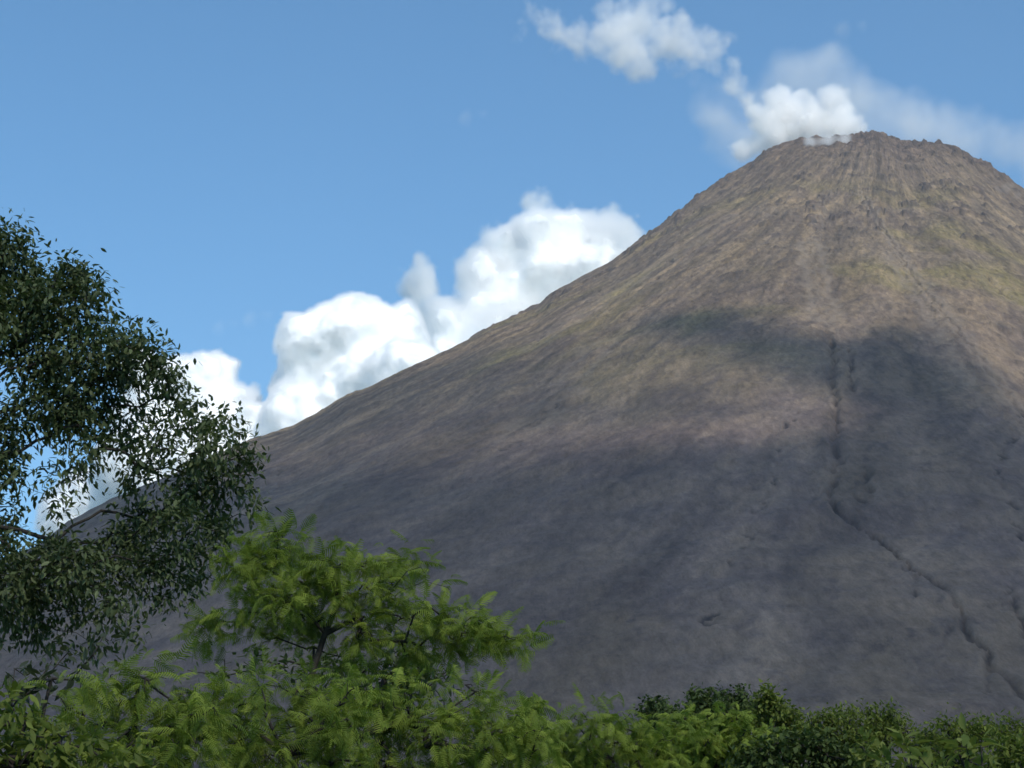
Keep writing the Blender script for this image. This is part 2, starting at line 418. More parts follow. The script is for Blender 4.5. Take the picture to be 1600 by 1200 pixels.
n_ = len(gx); i = np.arange(len(gy) - 1)[:, None] * n_; j = np.arange(n_ - 1)[None, :]
q = np.stack([i + j, i + j + 1, i + n_ + j + 1, i + n_ + j], -1).reshape(-1, 4)
g = mesh_np('ground', np.stack([GX2, GY2, GZ], -1).reshape(-1, 3), [q], m, smooth=True)
tag(g, 'grassy ground under the trees', 'ground', kind='structure')


# ------------------------------------------------------------------ the cloud that shades the foot of the mountain and the trees
# outline of its shadow on the slope, carried up along the sun's direction to the height of the cloud
ZC = 2350.0
edge = [(400, 702), (520, 702), (600, 672), (690, 655), (770, 625), (840, 655), (900, 668), (985, 664), (1100, 672), (1200, 684), (1262, 672), (1275, 640),
        (1230, 622), (1140, 604), (1060, 590), (985, 560), (955, 520), (985, 496), (1060, 486), (1130, 478), (1190, 478), (1240, 498), (1280, 522),
        (1330, 530), (1380, 510), (1440, 505), (1500, 520), (1545, 560), (1600, 600), (1700, 690), (1900, 800), (2300, 1000)]
e3 = hit([p[0] for p in edge], [p[1] for p in edge])
e3 = e3 + SV * ((ZC - e3[:, 2]) / SV[2])[:, None]
poly = np.vstack([e3[:, :2], [[3800, e3[-1, 1]], [3800, -4600], [-2600, -4600], [-2600, e3[0, 1] + 900], [300, e3[0, 1] + 500]]])
STEP = 16.0
cx = np.arange(poly[:, 0].min() - 100, poly[:, 0].max() + 100, STEP)
cyy = np.arange(poly[:, 1].min() - 100, poly[:, 1].max() + 160, STEP)
CX, CY = np.meshgrid(cx, cyy)
def signed_dist(PX, PY, pg):
    d = np.full(PX.shape, 1e9); ins = np.zeros(PX.shape, bool)
    n = len(pg)
    for k in range(n):
        a = pg[k]; b = pg[(k + 1) % n]; ab = b - a; L2 = (ab ** 2).sum() + 1e-9
        t = np.clip(((PX - a[0]) * ab[0] + (PY - a[1]) * ab[1]) / L2, 0, 1)
        d = np.minimum(d, np.hypot(PX - a[0] - t * ab[0], PY - a[1] - t * ab[1]))
        cr = ((a[1] > PY) != (b[1] > PY)) & (PX < (b[0] - a[0]) * (PY - a[1]) / (b[1] - a[1] + 1e-12) + a[0])
        ins ^= cr
    return np.where(ins, d, -d)
SD = signed_dist(CX, CY, poly)
SD = SD + 34 * fbm(CX / 90, CY / 90, 4, 201, 0.6) + 8
ep = [(330, 660), (460, 655), (560, 612), (700, 566), (800, 530), (880, 520), (960, 540), (1100, 590), (1200, 590), (1300, 610), (1330, 700), (330, 760)]
h3 = hit([p[0] for p in ep], [p[1] for p in ep]); h3 = h3 + SV * ((ZC - h3[:, 2]) / SV[2])[:, None]
SD2 = signed_dist(CX, CY, h3[:, :2]) + 40 * fbm(CX / 70, CY / 70, 4, 231, 0.6) + 20
veil = np.maximum(np.clip(SD / (65.0 + 130 * sstep(-CY, 150, 420) * sstep(-CX, -1180, -900)), 0, 1), 0.66 * np.clip(SD2 / 120.0, 0, 1) * (0.85 + 0.6 * fbm(CX / 60, CY / 60, 3, 232)))                       # how dense the cloud is there
keep = (SD > 0) | (SD2 > 0)
thick = np.where(keep, 30 + 260 * sstep(SD, 0, 500) + 60 * fbm(CX / 160, CY / 160, 4, 211) * sstep(SD, 0, 120), 0)
thick = np.maximum(thick, 6)
idx = -np.ones(CX.shape, int)
idx[keep] = np.arange(keep.sum())
K = keep.sum()
top = np.stack([CX[keep], CY[keep], ZC + thick[keep] * 0.7], -1)
bot = np.stack([CX[keep], CY[keep], ZC - thick[keep] * 0.3], -1)
i0 = idx[:-1, :-1]; i1 = idx[:-1, 1:]; i2 = idx[1:, 1:]; i3 = idx[1:, :-1]
okq = (i0 >= 0) & (i1 >= 0) & (i2 >= 0) & (i3 >= 0)
qt = np.stack([i0[okq], i1[okq], i2[okq], i3[okq]], -1)
qb = qt[:, ::-1] + K
ed = np.concatenate([qt[:, [0, 1]], qt[:, [1, 2]], qt[:, [2, 3]], qt[:, [3, 0]]])
keys = ed[:, 0].astype(np.int64) * K + ed[:, 1]; rev = ed[:, 1].astype(np.int64) * K + ed[:, 0]
be = ed[~np.isin(keys, rev)]
side = np.stack([be[:, 1], be[:, 0], be[:, 0] + K, be[:, 1] + K], -1)
m, N = new_mat('overcast_cloud')
dn = N.n('ShaderNodeAttribute', attribute_name='cover').outputs['Fac']
di = N.n('ShaderNodeBsdfDiffuse', {'Color': (0.93, 0.93, 0.93, 1)})
trl = N.n('ShaderNodeBsdfTranslucent', {'Color': (0.93, 0.93, 0.93, 1)})
body = N.n('ShaderNodeMixShader', {0: 0.7, 1: di.outputs[0], 2: trl.outputs[0]})
tp = N.n('ShaderNodeBsdfTransparent')
mx = N.n('ShaderNodeMixShader', {0: N.math('MULTIPLY', dn, 0.585), 1: tp.outputs[0], 2: body.outputs[0]})
N.n('ShaderNodeOutputMaterial', {0: mx.outputs[0]})
v2 = veil[keep] * (1 - 0.50 * sstep(-CY[keep], 1700, 2200))
o = mesh_np('broad_cloud', np.vstack([top, bot]), [qt, qb, side], m, smooth=True, attrs={'cover': np.concatenate([v2, v2])})
tag(o, 'broad flat cloud high overhead that shades the trees and lower slope', 'cloud')

# ------------------------------------------------------------------ clouds and steam as volumes
def cloud_fog(name, density, aniso=0.2, color=(1, 1, 1)):
    m, N = new_mat(name)
    pv = N.n('ShaderNodeVolumePrincipled', {'Color': (*color, 1), 'Density': density, 'Anisotropy': aniso, 'Density Attribute': 'density'})
    N.n('ShaderNodeOutputMaterial', {1: pv.outputs[0]})
    return m
def cloud_core_mat():
    m, N = new_mat('dense_cloud')
    b = N.n('ShaderNodeBsdfDiffuse', {'Color': (0.98, 0.98, 0.98, 1)})
    N.n('ShaderNodeOutputMaterial', {0: b.outputs[0]})
    return m
CORE = cloud_core_mat()

def field_tree(name, blobs, lo, hi, vox, big, small, soft, k, wisp, iso=None, floor=None, seed=0.0):
    """geometry nodes: union of soft balls broken up by noise. big/small = (wavelength m, amplitude m).
    iso None gives the fog itself, a number gives the surface of the denser inside"""
    t = bpy.data.node_groups.new(name, 'GeometryNodeTree')
    t.interface.new_socket('Geometry', in_out='OUTPUT', socket_type='NodeSocketGeometry')
    N = NT(t)
    pos = N.n('GeometryNodeInputPosition').outputs[0]
    vm = lambda op, a, b=None, **kw: N.n('ShaderNodeVectorMath', {**{0: a}, **({1: b} if b is not None else {}), **kw}, operation=op)
    off = vm('ADD', pos, (seed, seed * 1.7, -seed)).outputs[0]
    nz = lambda wl, det, rough, v=off: N.n('ShaderNodeTexNoise', {'Vector': v, 'Scale': 1.0 / wl, 'Detail': det, 'Roughness': rough})
    nb = nz(big[0], 2.0, 0.5).outputs['Color']
    wv = vm('SCALE', vm('SUBTRACT', nb, (0.5, 0.5, 0.5)).outputs[0], None); wv.inputs['Scale'].default_value = big[1] * 2
    p = vm('ADD', pos, wv.outputs[0]).outputs[0]
    f = None
    for (bx, by, bz, br, bw) in blobs:
        d = vm('DISTANCE', p, (bx, by, bz)).outputs['Value']
        g = N.math('SUBTRACT', br, d)
        if bw < 1: g = N.math('MINIMUM', g, soft * bw)
        f = g if f is None else N.math('SMOOTH_MAX', f, g, k)
    ns = nz(small[0], 5.0, 0.6).outputs[0]
    # billowing: folded noise gives round heads with sharp creases
    bl = N.math('ABSOLUTE', N.math('SUBTRACT', nz(small[0] * 1.6, 3.0, 0.5).outputs[0], 0.5))
    f = N.math('ADD', f, N.math('MULTIPLY', N.math('SUBTRACT', ns, 0.5), small[1] * 2))
    f = N.math('ADD', f, N.math('MULTIPLY', N.math('SUBTRACT', bl, 0.08), small[1] * 2.2))
    if floor is not None:
        z = N.n('ShaderNodeSeparateXYZ', {0: pos}).outputs[2]
        f = N.math('MINIMUM', f, N.math('SUBTRACT', z, floor))
    size = [hi[a] - lo[a] for a in range(3)]
    res = [max(8, int(s / vox)) for s in size]
    if iso is None:
        dens = N.math('DIVIDE', f, soft, clamp=True)
        if wisp > 0:
            wn = nz(small[0] * 0.8, 6.0, 0.7).outputs[0]
            dens = N.math('MULTIPLY', dens, N.n('ShaderNodeMapRange', {0: wn, 1: 0.5 - 0.25 * (1.2 - wisp), 2: 0.62, 3: 1 - wisp, 4: 1.0}).outputs[0])
    else:
        dens = N.math('ADD', N.math('DIVIDE', N.math('SUBTRACT', f, iso), soft), 0.5, clamp=True)
    vc = N.n('GeometryNodeVolumeCube', {'Density': dens, 'Min': tuple(lo), 'Max': tuple(hi), 'Resolution X': res[0], 'Resolution Y': res[1], 'Resolution Z': res[2]})
    out = vc.outputs[0]
    if iso is not None:
        out = N.n('GeometryNodeVolumeToMesh', {'Volume': out, 'Threshold': 0.5}).outputs[0]
        out = N.n('GeometryNodeSetShadeSmooth', {'Geometry': out}).outputs[0]
    return t, N, out

def fog_object(name, origin, blobs, vox, big, small, soft, k, wisp, mat, parent=None, core=None, floor=None, pad=None, seed=0.0, core_name='billow'):
    origin = np.array(origin, float)
    pad = pad if pad is not None else big[1] + small[1] * 1.2
    B = [(b[0] - origin[0], b[1] - origin[1], b[2] - origin[2], b[3], b[4] if len(b) > 4 else 1.0) for b in blobs]
    lo = [min(b[a] - b[3] for b in B) - pad for a in range(3)]
    hi = [max(b[a] + b[3] for b in B) + pad for a in range(3)]
    if floor is not None: lo[2] = max(lo[2], floor - origin[2] - 4)
    fl = None if floor is None else floor - origin[2]
    t, N, out = field_tree(name, B, lo, hi, vox, big, small, soft, k, wisp, None, fl, seed)
    sm = N.n('GeometryNodeSetMaterial', {'Geometry': out, 'Material': mat})
    N.n('NodeGroupOutput', {0: sm.outputs[0]})
    me = bpy.data.meshes.new(name)
    me.from_pydata([lo, hi], [], [])
    me.materials.append(mat)
    o = bpy.data.objects.new(name, me)
    COL.objects.link(o)
    o.location = origin
    mo = o.modifiers.new('fog', 'NODES'); mo.node_group = t
    if core is not None:
        t2, N2, out2 = field_tree(name + '_inside', B, lo, hi, vox * 1.3, big, small, soft, k, wisp, core, fl, seed)
        N2.n('NodeGroupOutput', {0: out2})
        me2 = bpy.data.meshes.new('tmp'); o2 = bpy.data.objects.new('tmp', me2); COL.objects.link(o2)
        mm = o2.modifiers.new('c', 'NODES'); mm.node_group = t2
        dg = bpy.context.evaluated_depsgraph_get()
        rm = bpy.data.meshes.new_from_object(o2.evaluated_get(dg))
        bpy.data.objects.remove(o2)
        nv_ = len(rm.vertices); co = np.empty(nv_ * 3, np.float32); rm.vertices.foreach_get('co', co); co = co.reshape(-1, 3)
        ev = np.empty(len(rm.edges) * 2, np.int32); rm.edges.foreach_get('vertices', ev); ev = ev.reshape(-1, 2)
        lv = np.empty(len(rm.loops), np.int32); rm.loops.foreach_get('vertex_index', lv)
        ls = np.empty(len(rm.polygons), np.int32); rm.polygons.foreach_get('loop_start', ls)
        lt = np.empty(len(rm.polygons), np.int32); rm.polygons.foreach_get('loop_total', lt)
        lab = np.arange(nv_)
        while True:                                       # label the separate pieces
            new = lab.copy(); np.minimum.at(new, ev[:, 0], lab[ev[:, 1]]); np.minimum.at(new, ev[:, 1], lab[ev[:, 0]])
            new = new[new]
            if (new == lab).all(): break
            lab = new
        ids, cnt = np.unique(lab, return_counts=True)
        for k_ in ids[cnt > 0.04 * cnt.max()]:
            vm_ = lab == k_; rem = np.cumsum(vm_) - 1
            fl_ = []
            for nn_ in (3, 4):
                s_ = ls[(lt == nn_)]; f4 = lv[s_[:, None] + np.arange(nn_)[None]]
                f4 = f4[vm_[f4[:, 0]]]
                if len(f4): fl_.append(rem[f4])
            mesh_np(core_name, co[vm_], fl_, CORE, o, smooth=True)
    return o

def pxblobs(lst, Y, jit=0.0, seed=1):
    """(px, py, radius in px, weight, depth offset in m) -> balls in the world"""
    out = []
    for b in lst:
        dy = b[4] if len(b) > 4 else 0
        p = at(b[0], b[1], Y + dy)
        out.append((p[0], p[1], p[2], b[2] * (Y + dy) / F * 1.03, b[3] if len(b) > 3 else 1.0))
    return out

YC = 8600.0
mc = cloud_fog('cumulus_fog', 0.05)
bl = [(480, 545, 60), (540, 530, 75), (600, 545, 75), (640, 600, 80), (560, 610, 90), (490, 600, 70), (460, 655, 60), (520, 680, 90), (600, 680, 90), (445, 700, 50), (455, 510, 30), (560, 490, 35), (625, 500, 30)]
o = fog_object('cumulus_cloud', at(540, 620, YC), pxblobs([(b[0], b[1], b[2] * 0.98, 1, random.Random(b[0]).uniform(-120, 120)) for b in bl], YC), 7.5, (330, 70), (130, 62), 24, 80, 0.1, mc, core=26, seed=3)
tag(o, 'bright white cumulus cloud bulging above the left ridge in the middle', 'cloud', 'cumulus clouds behind the left slope')
bl = [(330, 590, 42), (300, 610, 50), (360, 640, 50), (395, 670, 45), (330, 680, 60), (270, 610, 55), (230, 650, 60), (210, 580, 40), (290, 720, 70), (200, 720, 60), (140, 770, 50), (390, 720, 60), (110, 810, 50), (250, 790, 60)]
o = fog_object('cumulus_cloud', at(300, 660, YC), pxblobs([(b[0], b[1], b[2] * 0.98, 1, random.Random(b[0]).uniform(-100, 100) + 150) for b in bl], YC), 7.5, (300, 70), (120, 58), 24, 70, 0.1, mc, core=26, seed=5)
tag(o, 'low white cumulus cloud seen through and beside the dark left tree', 'cloud', 'cumulus clouds behind the left slope')
mc2 = cloud_fog('thin_cumulus_fog', 0.03)
bl = [(655, 440, 34, .9), (650, 405, 14, .5), (670, 480, 36, .8), (700, 500, 48), (720, 560, 60), (690, 600, 60), (760, 520, 60), (730, 530, 50), (690, 550, 50), (760, 480, 45), (750, 430, 40), (790, 400, 50), (840, 370, 48), (835, 320, 26, .5), (880, 370, 50), (930, 370, 45, .9), (970, 375, 36, .8), (850, 430, 70), (910, 420, 60), (800, 470, 60), (770, 540, 60), (740, 410, 26), (1000, 400, 40, .8), (660, 640, 40), (880, 480, 60)]
o = fog_object('ragged_cloud', at(820, 440, YC + 900), pxblobs([(b[0], b[1], b[2] * 1.08, b[3] if len(b) > 3 else 1, random.Random(b[0]).uniform(-80, 80)) for b in bl], YC + 900), 9, (340, 100), (120, 90), 60, 70, 0.35, mc2, core=70, seed=8)
tag(o, 'thin ragged cloud with wispy top along the skyline toward the summit', 'cloud', 'cumulus clouds behind the left slope')
mc3 = cloud_fog('wisp_fog', 0.0060)
for (px, py, r_, sd) in ((405, 494, 15, 1.0), (355, 507, 12, 2.0), (742, 180, 14, 4.0), (1333, 42, 16, 6.0)):
    o = fog_object('cloud_wisp', at(px, py, YC), pxblobs([(px - r_, py + 3, r_, .8), (px + r_ * .8, py - 2, r_ * .8, .8)], YC), 8, (90, 30), (60, 22), 60, 20, 0.5, mc3, seed=sd)
    tag(o, {405: 'larger of two faint wisps left of the cumulus top', 355: 'smaller of two faint wisps left of the cumulus top', 742: 'tiny faint wisp alone in the open blue sky', 1333: 'faint wisp high in the sky above the summit'}[px], 'cloud', 'faint wisps of cloud')

YP = 3010.0
FD = float(hit([1292], [228])[0][1]) - YP - 4
ms = cloud_fog('steam', 0.12, 0.0)
bl = [(1300, 158, 21), (1318, 178, 20), (1290, 180, 22), (1328, 200, 20), (1305, 205, 22), (1265, 165, 16), (1262, 190, 24), (1235, 180, 26), (1215, 158, 20), (1205, 180, 22), (1195, 195, 20), (1240, 205, 22), (1210, 210, 20), (1275, 215, 18), (1292, 224, 11, 1, FD), (1268, 222, 9, .8, FD), (1318, 219, 11, .9, FD), (1342, 208, 12), (1222, 148, 14), (1248, 152, 12), (1180, 175, 14, .6), (1190, 222, 16, .6), (1165, 235, 16, .5), (1215, 228, 14, .7), (1168, 150, 10, .4), (1240, 226, 10, .6, -30)]
o = fog_object('steam_plume', at(1260, 190, YP), pxblobs([(b[0], b[1], b[2] * 1.42, b[3] if len(b) > 3 else 1, (b[4] if len(b) > 4 else 0) + random.Random(b[0]).uniform(-12, 12)) for b in bl], YP), 1.5, (44, 12), (20, 12), 17, 13, 0.25, ms, core=23, seed=2)
tag(o, 'dense white steam plume boiling up from the crater rim', 'steam')
ms2 = cloud_fog('thin_steam', 0.040, 0.0)
bl = [(1000, 30, 36), (970, 45, 36), (985, 75, 34), (1010, 95, 26), (1035, 60, 36, .8), (1070, 60, 34, .7), (1105, 60, 22), (1115, 80, 24), (1130, 70, 16), (1145, 100, 16, .5), (945, 55, 30, .8), (905, 55, 28, .7), (870, 50, 26, .6), (845, 30, 18, .45), (1020, 0, 26, .7), (940, 15, 20, .5), (875, 10, 10, .4), (1150, 130, 20, .45), (1165, 150, 18, .4), (1180, 165, 18, .4), (1120, 110, 16, .3), (1080, 100, 22, .35), (1000, 112, 12), (820, 45, 14, .35), (900, 80, 20, .4)]
o = fog_object('steam_cloud', at(1000, 60, YP + 40), pxblobs([(b[0], b[1], b[2] * 1.15, b[3] if len(b) > 3 else 1, random.Random(b[0]).uniform(-14, 14)) for b in bl], YP + 40), 2.4, (60, 34), (32, 28), 20, 12, 0.5, ms2, seed=12)
tag(o, 'detached drift of steam high in the sky left of the summit', 'steam')
ms3 = cloud_fog('faint_steam', 0.016, 0.0)
bl = [(1130, 200, 42, 1), (1160, 215, 46, 1), (1200, 215, 46, 1), (1150, 245, 30, .8), (1110, 175, 28, .6), (1180, 150, 30, .7), (1150, 145, 24, .5), (1225, 120, 44, .6), (1300, 120, 50, .65), (1260, 130, 50, .6), (1340, 145, 46, .6), (1370, 175, 50, .65), (1400, 200, 44, .6), (1430, 190, 48, .7), (1490, 200, 46, .65), (1540, 215, 44, .65), (1590, 235, 44, .6), (1640, 255, 44, .5), (1100, 130, 18, .25), (1060, 120, 20, .25)]
o = fog_object('drifting_vapour', at(1350, 190, YP + 260), pxblobs([(b[0], b[1], b[2] * 1.15, b[3], random.Random(b[0]).uniform(-14, 14)) for b in bl], YP + 260), 4.0, (110, 40), (60, 26), 40, 24, 0.5, ms3, seed=22)
tag(o, 'faint grey vapour trailing behind the summit to the right', 'vapour')
ms4 = cloud_fog('fumarole_steam', 0.010, 0.1)
bl = [(1555, 300, 14, .6), (1575, 292, 12, .6), (1590, 310, 12, .5), (1545, 312, 10, .4)]
hp = hit([1570], [305])[0]
o = fog_object('fumarole_puff', at(1570, 300, hp[1]), pxblobs(bl, hp[1]), 1.8, (30, 14), (14, 10), 10, 6, 0.5, ms4, seed=32)
tag(o, 'small bluish puff of vapour on the right shoulder of the cone', 'vapour')

# ------------------------------------------------------------------ trees and shrubs
RNG = np.random.default_rng(5)

def leaf_mat(name, dark, light, trans, rough=0.5, spec=0.35, transl=0.35):
    m, N = new_mat(name)
    tn = N.n('ShaderNodeAttribute', attribute_name='tint').outputs['Fac']
    c = N.mix(tn, dark, light)
    b = N.n('ShaderNodeBsdfPrincipled', {'Base Color': c, 'Roughness': rough, 'Specular IOR Level': spec})
    tc = N.mix(tn, tuple(x * 0.9 for x in trans), trans)
    tr_ = N.n('ShaderNodeBsdfTranslucent', {'Color': tc})
    mx = N.n('ShaderNodeMixShader', {0: transl, 1: b.outputs[0], 2: tr_.outputs[0]})
    N.n('ShaderNodeOutputMaterial', {0: mx.outputs[0]})
    return m

def bark_mat(name, a, b_):
    m, N = new_mat(name)
    P = N.n('ShaderNodeNewGeometry').outputs['Position']
    n1 = N.n('ShaderNodeTexNoise', {'Vector': P, 'Scale': 9.0, 'Detail': 6, 'Roughness': 0.7}).outputs[0]
    c = N.mix(N.ramp(n1, 0.35, 0.65), a, b_)
    bm = N.n('ShaderNodeBump', {'Height': n1, 'Strength': 0.6, 'Distance': 0.02}).outputs[0]
    b = N.n('ShaderNodeBsdfPrincipled', {'Base Color': c, 'Roughness': 0.9, 'Normal': bm})
    N.n('ShaderNodeOutputMaterial', {0: b.outputs[0]})
    return m

LEAFM = {
    'dark': leaf_mat('dark_leaf', (0.034, 0.050, 0.018), (0.145, 0.180, 0.075), (0.10, 0.16, 0.03), 0.55, 0.3, 0.22),
    'feather': leaf_mat('fine_leaf', (0.070, 0.112, 0.016), (0.300, 0.370, 0.058), (0.26, 0.36, 0.03), 0.65, 0.2, 0.32),
    'mid': leaf_mat('green_leaf', (0.065, 0.090, 0.018), (0.200, 0.240, 0.048), (0.20, 0.27, 0.03), 0.65, 0.2, 0.32),
    'deep': leaf_mat('deep_green_leaf', (0.036, 0.058, 0.017), (0.110, 0.150, 0.040), (0.07, 0.11, 0.02), 0.65, 0.2, 0.22),
    'pale': leaf_mat('pale_leaf', (0.085, 0.125, 0.025), (0.250, 0.280, 0.075), (0.22, 0.28, 0.04), 0.65, 0.2, 0.35),
    'olive': leaf_mat('olive_leaf', (0.030, 0.040, 0.018), (0.090, 0.105, 0.050), (0.08, 0.10, 0.03), 0.5, 0.4, 0.28),
}
BARK = bark_mat('bark', (0.016, 0.013, 0.010), (0.045, 0.037, 0.029))
BARK_PALE = bark_mat('pale_bark', (0.10, 0.09, 0.075), (0.20, 0.18, 0.15))

def leaf_template(width, droop, cup=0.12):
    """a pointed oval leaf along +x, length 1, folded along its midrib"""
    xs = [0.0, 0.18, 0.45, 0.72, 1.0]
    ws = [0.0, 0.62, 1.0, 0.66, 0.0]
    V = []; T = []
    for x, ww in zip(xs, ws):
        z = -droop * x * x
        V.append((x, 0, z - cup * width * (ww > 0)))
        if 0 < ww: V += [(x, ww * width / 2, z), (x, -ww * width / 2, z)]
    # indices: 0 base; 1,2,3; 4,5,6; 7,8,9; 10 tip
    Fq = [(1, 4, 5, 2), (4, 1, 3, 6), (4, 7, 8, 5), (7, 4, 6, 9)]
    Ft = [(0, 1, 2), (0, 3, 1), (7, 10, 8), (10, 7, 9)]
    return np.array(V, float), np.array(Fq), np.array(Ft)

def frond_template(npair, plen, pw, droop, seed, wave=0.1):
    """a drooping feathery compound leaf along +x, length 1: a midrib with pairs of narrow leaflets"""
    r_ = np.random.default_rng(seed)
    V = []; Q = []
    def curve(t): return np.array([t * (1 - 0.25 * droop * t), wave * math.sin(t * 3) * 0.5, 0.10 * t - droop * t * t])
    def strip(pts, w0, w1, side):
        n = len(pts)
        for k, p in enumerate(pts):
            t = k / (n - 1); wd = (w0 + (w1 - w0) * t) * 0.5
            V.append(p + side * wd); V.append(p - side * wd)
            if k: a = len(V) - 4; Q.append((a, a + 1, a + 3, a + 2))
    strip([curve(t) for t in np.linspace(0, 1, 6)], 0.016, 0.006, np.array([0, 1.0, 0]))
    for i in range(npair):
        t = 0.10 + 0.88 * (i + 0.5) / npair
        p = curve(t); d = curve(min(1, t + 0.02)) - curve(t - 0.02); d /= np.linalg.norm(d)
        env = math.sin(math.pi * (0.16 + 0.80 * t)) ** 0.6
        for s in (1, -1):
            L = plen * env * r_.uniform(0.85, 1.12)
            dirv = d * 0.45 + np.array([0, s, 0]) * 0.9 + np.array([0, 0, -0.28 + r_.uniform(-0.2, 0.12)])
            dirv /= np.linalg.norm(dirv)
            e = p + dirv * L * 0.55; f = p + dirv * L + np.array([0, 0, -0.30 * L])
            sd = np.cross(dirv, [0, 0, 1]); sd /= np.linalg.norm(sd)
            sd = sd * 0.92 + np.array([0, 0, r_.uniform(-0.4, 0.4)])
            strip([p, e, f], pw * 1.05, pw * 0.35, sd)
    return np.array(V), np.array(Q), np.zeros((0, 3), int)

TPL = {
    'oval': [leaf_template(0.42, d) for d in (0.05, 0.2, 0.4)],
    'narrow': [leaf_template(0.30, d) for d in (0.1, 0.3, 0.5)],
    'round': [leaf_template(0.66, d) for d in (0.05, 0.2, 0.35)],
    'big': [leaf_template(0.36, d, 0.2) for d in (0.25, 0.45, 0.7)],
    'frond': [frond_template(11, 0.27, 0.046, d, i) for i, d in enumerate((0.12, 0.25, 0.4, 0.6))],
    'frond_far': [frond_template(8, 0.32, 0.10, d, 9 + i) for i, d in enumerate((0.3, 0.6))],
}

def scatter(name, tpl, pos, fwd, up, size, tint, mat, parent):
    """one mesh of many leaves: every leaf is a copy of a template turned to its own direction"""
    Vs = []; Qs = []; Ts = []; A = []; base = 0
    pick = RNG.integers(0, len(tpl), len(pos))
    fwd = fwd / np.linalg.norm(fwd, axis=1, keepdims=True)
    sd = np.cross(up, fwd); sd /= np.linalg.norm(sd, axis=1, keepdims=True) + 1e-9
    up2 = np.cross(fwd, sd)
    for k, (V, Q, T) in enumerate(tpl):
        m = pick == k
        if not m.any(): continue
        M = np.stack([fwd[m], sd[m], up2[m]], 1) * size[m][:, None, None]
        P = np.einsum('vi,nij->nvj', V, M) + pos[m][:, None, :]
        n, nv_ = P.shape[:2]
        o = base + np.arange(n)[:, None, None] * nv_
        if len(Q): Qs.append((Q[None] + o).reshape(-1, 4))
        if len(T): Ts.append((T[None] + o).reshape(-1, 3))
        Vs.append(P.reshape(-1, 3)); A.append(np.repeat(tint[m], nv_)); base += n * nv_
    fs = []
    if Qs: fs.append(np.concatenate(Qs))
    if Ts: fs.append(np.concatenate(Ts))
    return mesh_np(name, np.concatenate(Vs), fs, mat, parent, smooth=True, attrs={'tint': np.concatenate(A)})

def limbs(name, trunk, tips, rtip, rmax, mat, parent, sides=6, sag=0.12):
    """trunk polyline plus branches grown outwards to every tip, thickness by how much each limb carries"""
    pts = [np.array(trunk[0], float)]; par = [-1]
    for p in trunk[1:]:
        p = np.array(p, float); n = max(1, int(np.linalg.norm(p - pts[-1]) / 0.5)); a = pts[-1]
        for i in range(1, n + 1):
            q = a + (p - a) * i / n + (RNG.normal(0, 0.015, 3) if i < n else 0)
            pts.append(q); par.append(len(pts) - 2)
    nt0 = len(pts)
    root = pts[max(0, nt0 // 3)]
    arr = np.zeros((len(tips) * 5 + nt0 + 10, 3)); arr[:nt0] = pts
    dist0 = np.zeros(len(arr)); 
    for i in range(1, nt0): dist0[i] = dist0[par[i]] + np.linalg.norm(arr[i] - arr[par[i]])
    n = nt0
    order = np.argsort(np.linalg.norm(tips - arr[nt0 - 1], axis=1))
    tipn = []
    for k in order:
        t = tips[k]
        d = np.linalg.norm(arr[:n] - t, axis=1)
        cost = d + 0.30 * dist0[:n] * 0.5 + np.where(arr[:n, 2] > t[2] + 0.1, 0.8 * (arr[:n, 2] - t[2]), 0)
        cost[:max(1, int(nt0 * 0.45))] += 3.0
        j = int(np.argmin(cost)); a = arr[j].copy(); L = d[j]
        ns = 1 if L < 0.35 else (2 if L < 0.9 else 4)
        prev = j
        for i in range(1, ns + 1):
            f = i / ns
            q = a + (t - a) * f
            if i < ns: q = q + np.array([0, 0, sag * L * math.sin(PI * f)]) + RNG.normal(0, 0.05 * L, 3)
            arr[n] = q; par.append(prev); dist0[n] = dist0[prev] + np.linalg.norm(arr[n] - arr[prev]); prev = n; n += 1
            if n >= len(arr): break
        tipn.append(prev)
        if n >= len(arr) - 5: break
    load = np.zeros(n)
    for t_ in tipn: load[t_] += 1
    for i in range(n - 1, 0, -1): load[par[i]] += load[i]
    rad = np.minimum(rtip * np.maximum(load, 1) ** 0.46, rmax)
    rad[:nt0] = np.maximum(rad[:nt0], rmax * np.linspace(1.0, 0.35, nt0))
    a = arr[[par[i] for i in range(1, n)]]; b = arr[1:n]
    ra = np.minimum(rad[[par[i] for i in range(1, n)]], rad[1:n] * 1.35 + 0.003); rb = rad[1:n]
    d = b - a; d /= np.linalg.norm(d, axis=1, keepdims=True) + 1e-9
    ref = np.where(np.abs(d[:, 2:3]) > 0.8, np.array([[1.0, 0, 0]]), np.array([[0, 0, 1.0]]))
    u = np.cross(d, ref); u /= np.linalg.norm(u, axis=1, keepdims=True); v = np.cross(d, u)
    ang = np.linspace(0, 2 * PI, sides, endpoint=False)
    ring = np.cos(ang)[None, :, None] * u[:, None] + np.sin(ang)[None, :, None] * v[:, None]
    V = np.concatenate([a[:, None] + ring * ra[:, None, None], (b + d * rb[:, None] * 0.3)[:, None] + ring * rb[:, None, None]], 1)
    m = len(a); o = np.arange(m)[:, None, None] * 2 * sides
    i = np.arange(sides); q = np.stack([i, (i + 1) % sides, (i + 1) % sides + sides, i + sides], -1)
    return mesh_np(name, V.reshape(-1, 3), [(q[None] + o).reshape(-1, 4)], mat, parent, smooth=True)

